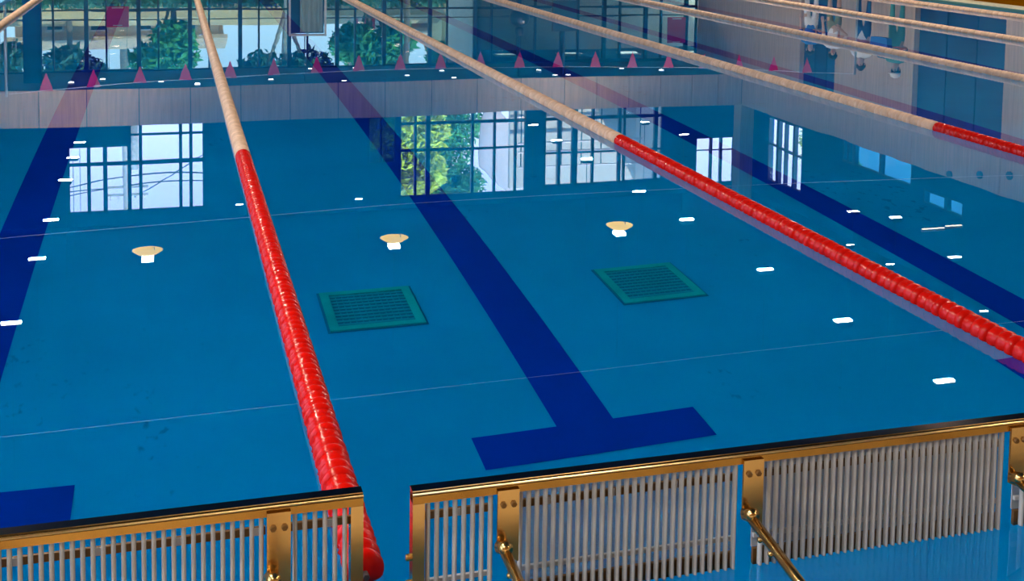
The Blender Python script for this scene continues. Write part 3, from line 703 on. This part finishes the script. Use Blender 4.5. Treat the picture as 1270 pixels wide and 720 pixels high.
def house(label, x0, x1, y0, y1, z0, ze, zr_, wm, wins):
    t = thing('house', label, 'house', ((x0+x1)/2, y0, z0))
    MB().box(x0, x1, y0, y1, z0, ze).build('wall', M[wm], t)
    ym = (y0+y1)/2
    MB().prism([(y0-.4, ze-.05), (ym, zr_), (y1+.4, ze-.05), (y1+.4, ze+.1), (ym, zr_+.18), (y0-.4, ze+.1)], 'x', x0-.4, x1+.4).build('roof', M['rooftile'], t)
    for a, b_, c, d in wins:
        w = MB().box(a, b_, y0-.05, y0-.001, c, d).build('window', M['white'], t)
        MB().box(a+.08, b_-.08, y0-.07, y0-.0501, c+.08, d-.08).build('pane', M['frame'], w)
house('long tan house on the bank behind the square red sign', -6.8, 2.2, 59, 64, 3.0, 4.55, 5.3, 'tan', [(-5.5, -4.7, 3.6, 4.3), (-3.6, -2.8, 3.6, 4.3), (-1.6, -.8, 3.6, 4.3), (.4, 1.2, 3.6, 4.3)])
house('orange brick house on the bank', 11.2, 14.4, 60, 64, 3.0, 4.45, 4.9, 'orange', [(11.8, 12.4, 3.5, 4.1), (13.2, 13.8, 3.5, 4.1)])
house('small yellow house with a low roof beside the orange house', 12.6, 15.0, 57, 59.4, 3.0, 4.9, 5.5, 'yellow', [(13.2, 13.8, 3.9, 4.5)])
sb_ = thing('striped_barrier', 'red and white striped barrier on the bank', 'barrier', (9.0, 56.5, 3.4))
for i in range(9):
    MB().box(8.05+.2*i, 8.05+.2*(i+1)-.005, 56.3, 56.36, 3.62, 4.22).build('stripe_board', M['signred' if i % 2 else 'white'], sb_)
for x in (8.2, 9.7): MB().tube([(x, 56.42, 3.2), (x, 56.42, 4.2)], .04, 8).build('post', M['steel'], sb_)
# utility pole and wires
up_ = thing('utility_pole', 'weathered utility pole with crossarms and wires behind the upper window', 'pole', (-2.3, 66, 4))
MB().tube([(-2.33, 66, 4), (-2.26, 66, 15.5)], [.24, .17], 12).build('mast', M['polew'], up_, True)
MB().tube([(-1.88, 66, 9.6), (-1.88, 66, 12.3)], [.20, .20], 12).build('transformer', M['polew'], up_, True)
for z in (13.2, 13.7): MB().box(-3.3, -1.2, 65.95, 66.05, z, z+.12).build('crossarm', M['polew'], up_)
for za, zb, xa_, xb_, s in ((13.2, 12.72, -5.4, 2.4, .35), (13.75, 13.16, -5.4, 2.4, .35), (13.9, 11.2, -1.9, 2.4, .0), (13.45, 13.3, -5.4, -2.2, .05)):
    MB().tube([(xa_+(xb_-xa_)*i/12, 66, za+(zb-za)*i/12 - s*4*(i/12)*(1-i/12)) for i in range(13)], .032, 6).build('wire', M['black'], up_)
for x in (-3.1, -2.7, -1.8, -1.4): MB().lathe([(.03, 0), (.05, .04), (.03, .08), (.05, .12), (.02, .16)], 'z', (x, 66, 13.82), 8).build('insulator', M['white'], up_)
# white canopy behind the upper window
cn = thing('white_canopy', 'white curved fabric canopy outside the upper window', 'canopy', (12.5, 46, -.25))
outline = [(12.02, 6.0), (11.85, 6.6), (11.76, 7.09), (11.71, 8.06), (11.75, 8.59), (12.96, 9.72), (13.16, 9.63), (13.28, 8.62), (13.33, 7.25), (12.99, 7.14), (12.92, 6.81), (12.40, 6.2)]
nb = MB()
nA = len(outline); cxm = sum(p[0] for p in outline)/nA; czm = sum(p[1] for p in outline)/nA
for ring, (sc_, dy) in enumerate(((1.0, 0), (.97, -.06), (.6, -.28), (.2, -.36))):
    nb.v += [(cxm+(p[0]-cxm)*sc_, 46.0+dy*.5, czm+(p[1]-czm)*sc_) for p in outline]
for ring in range(3):
    for i in range(nA):
        j = (i+1) % nA; nb.f.append((ring*nA+i, ring*nA+j, (ring+1)*nA+j, (ring+1)*nA+i))
nb.f.append(tuple(3*nA+i for i in range(nA))); nb.f.append(tuple(range(nA))[::-1])
nb.build('fabric', M['canopy'], cn, True)
for x in (12.1, 13.05): MB().tube([(x, 46.12, -.25), (x, 46.08, 7.6)], .05, 10).build('mast', M['steel'], cn)
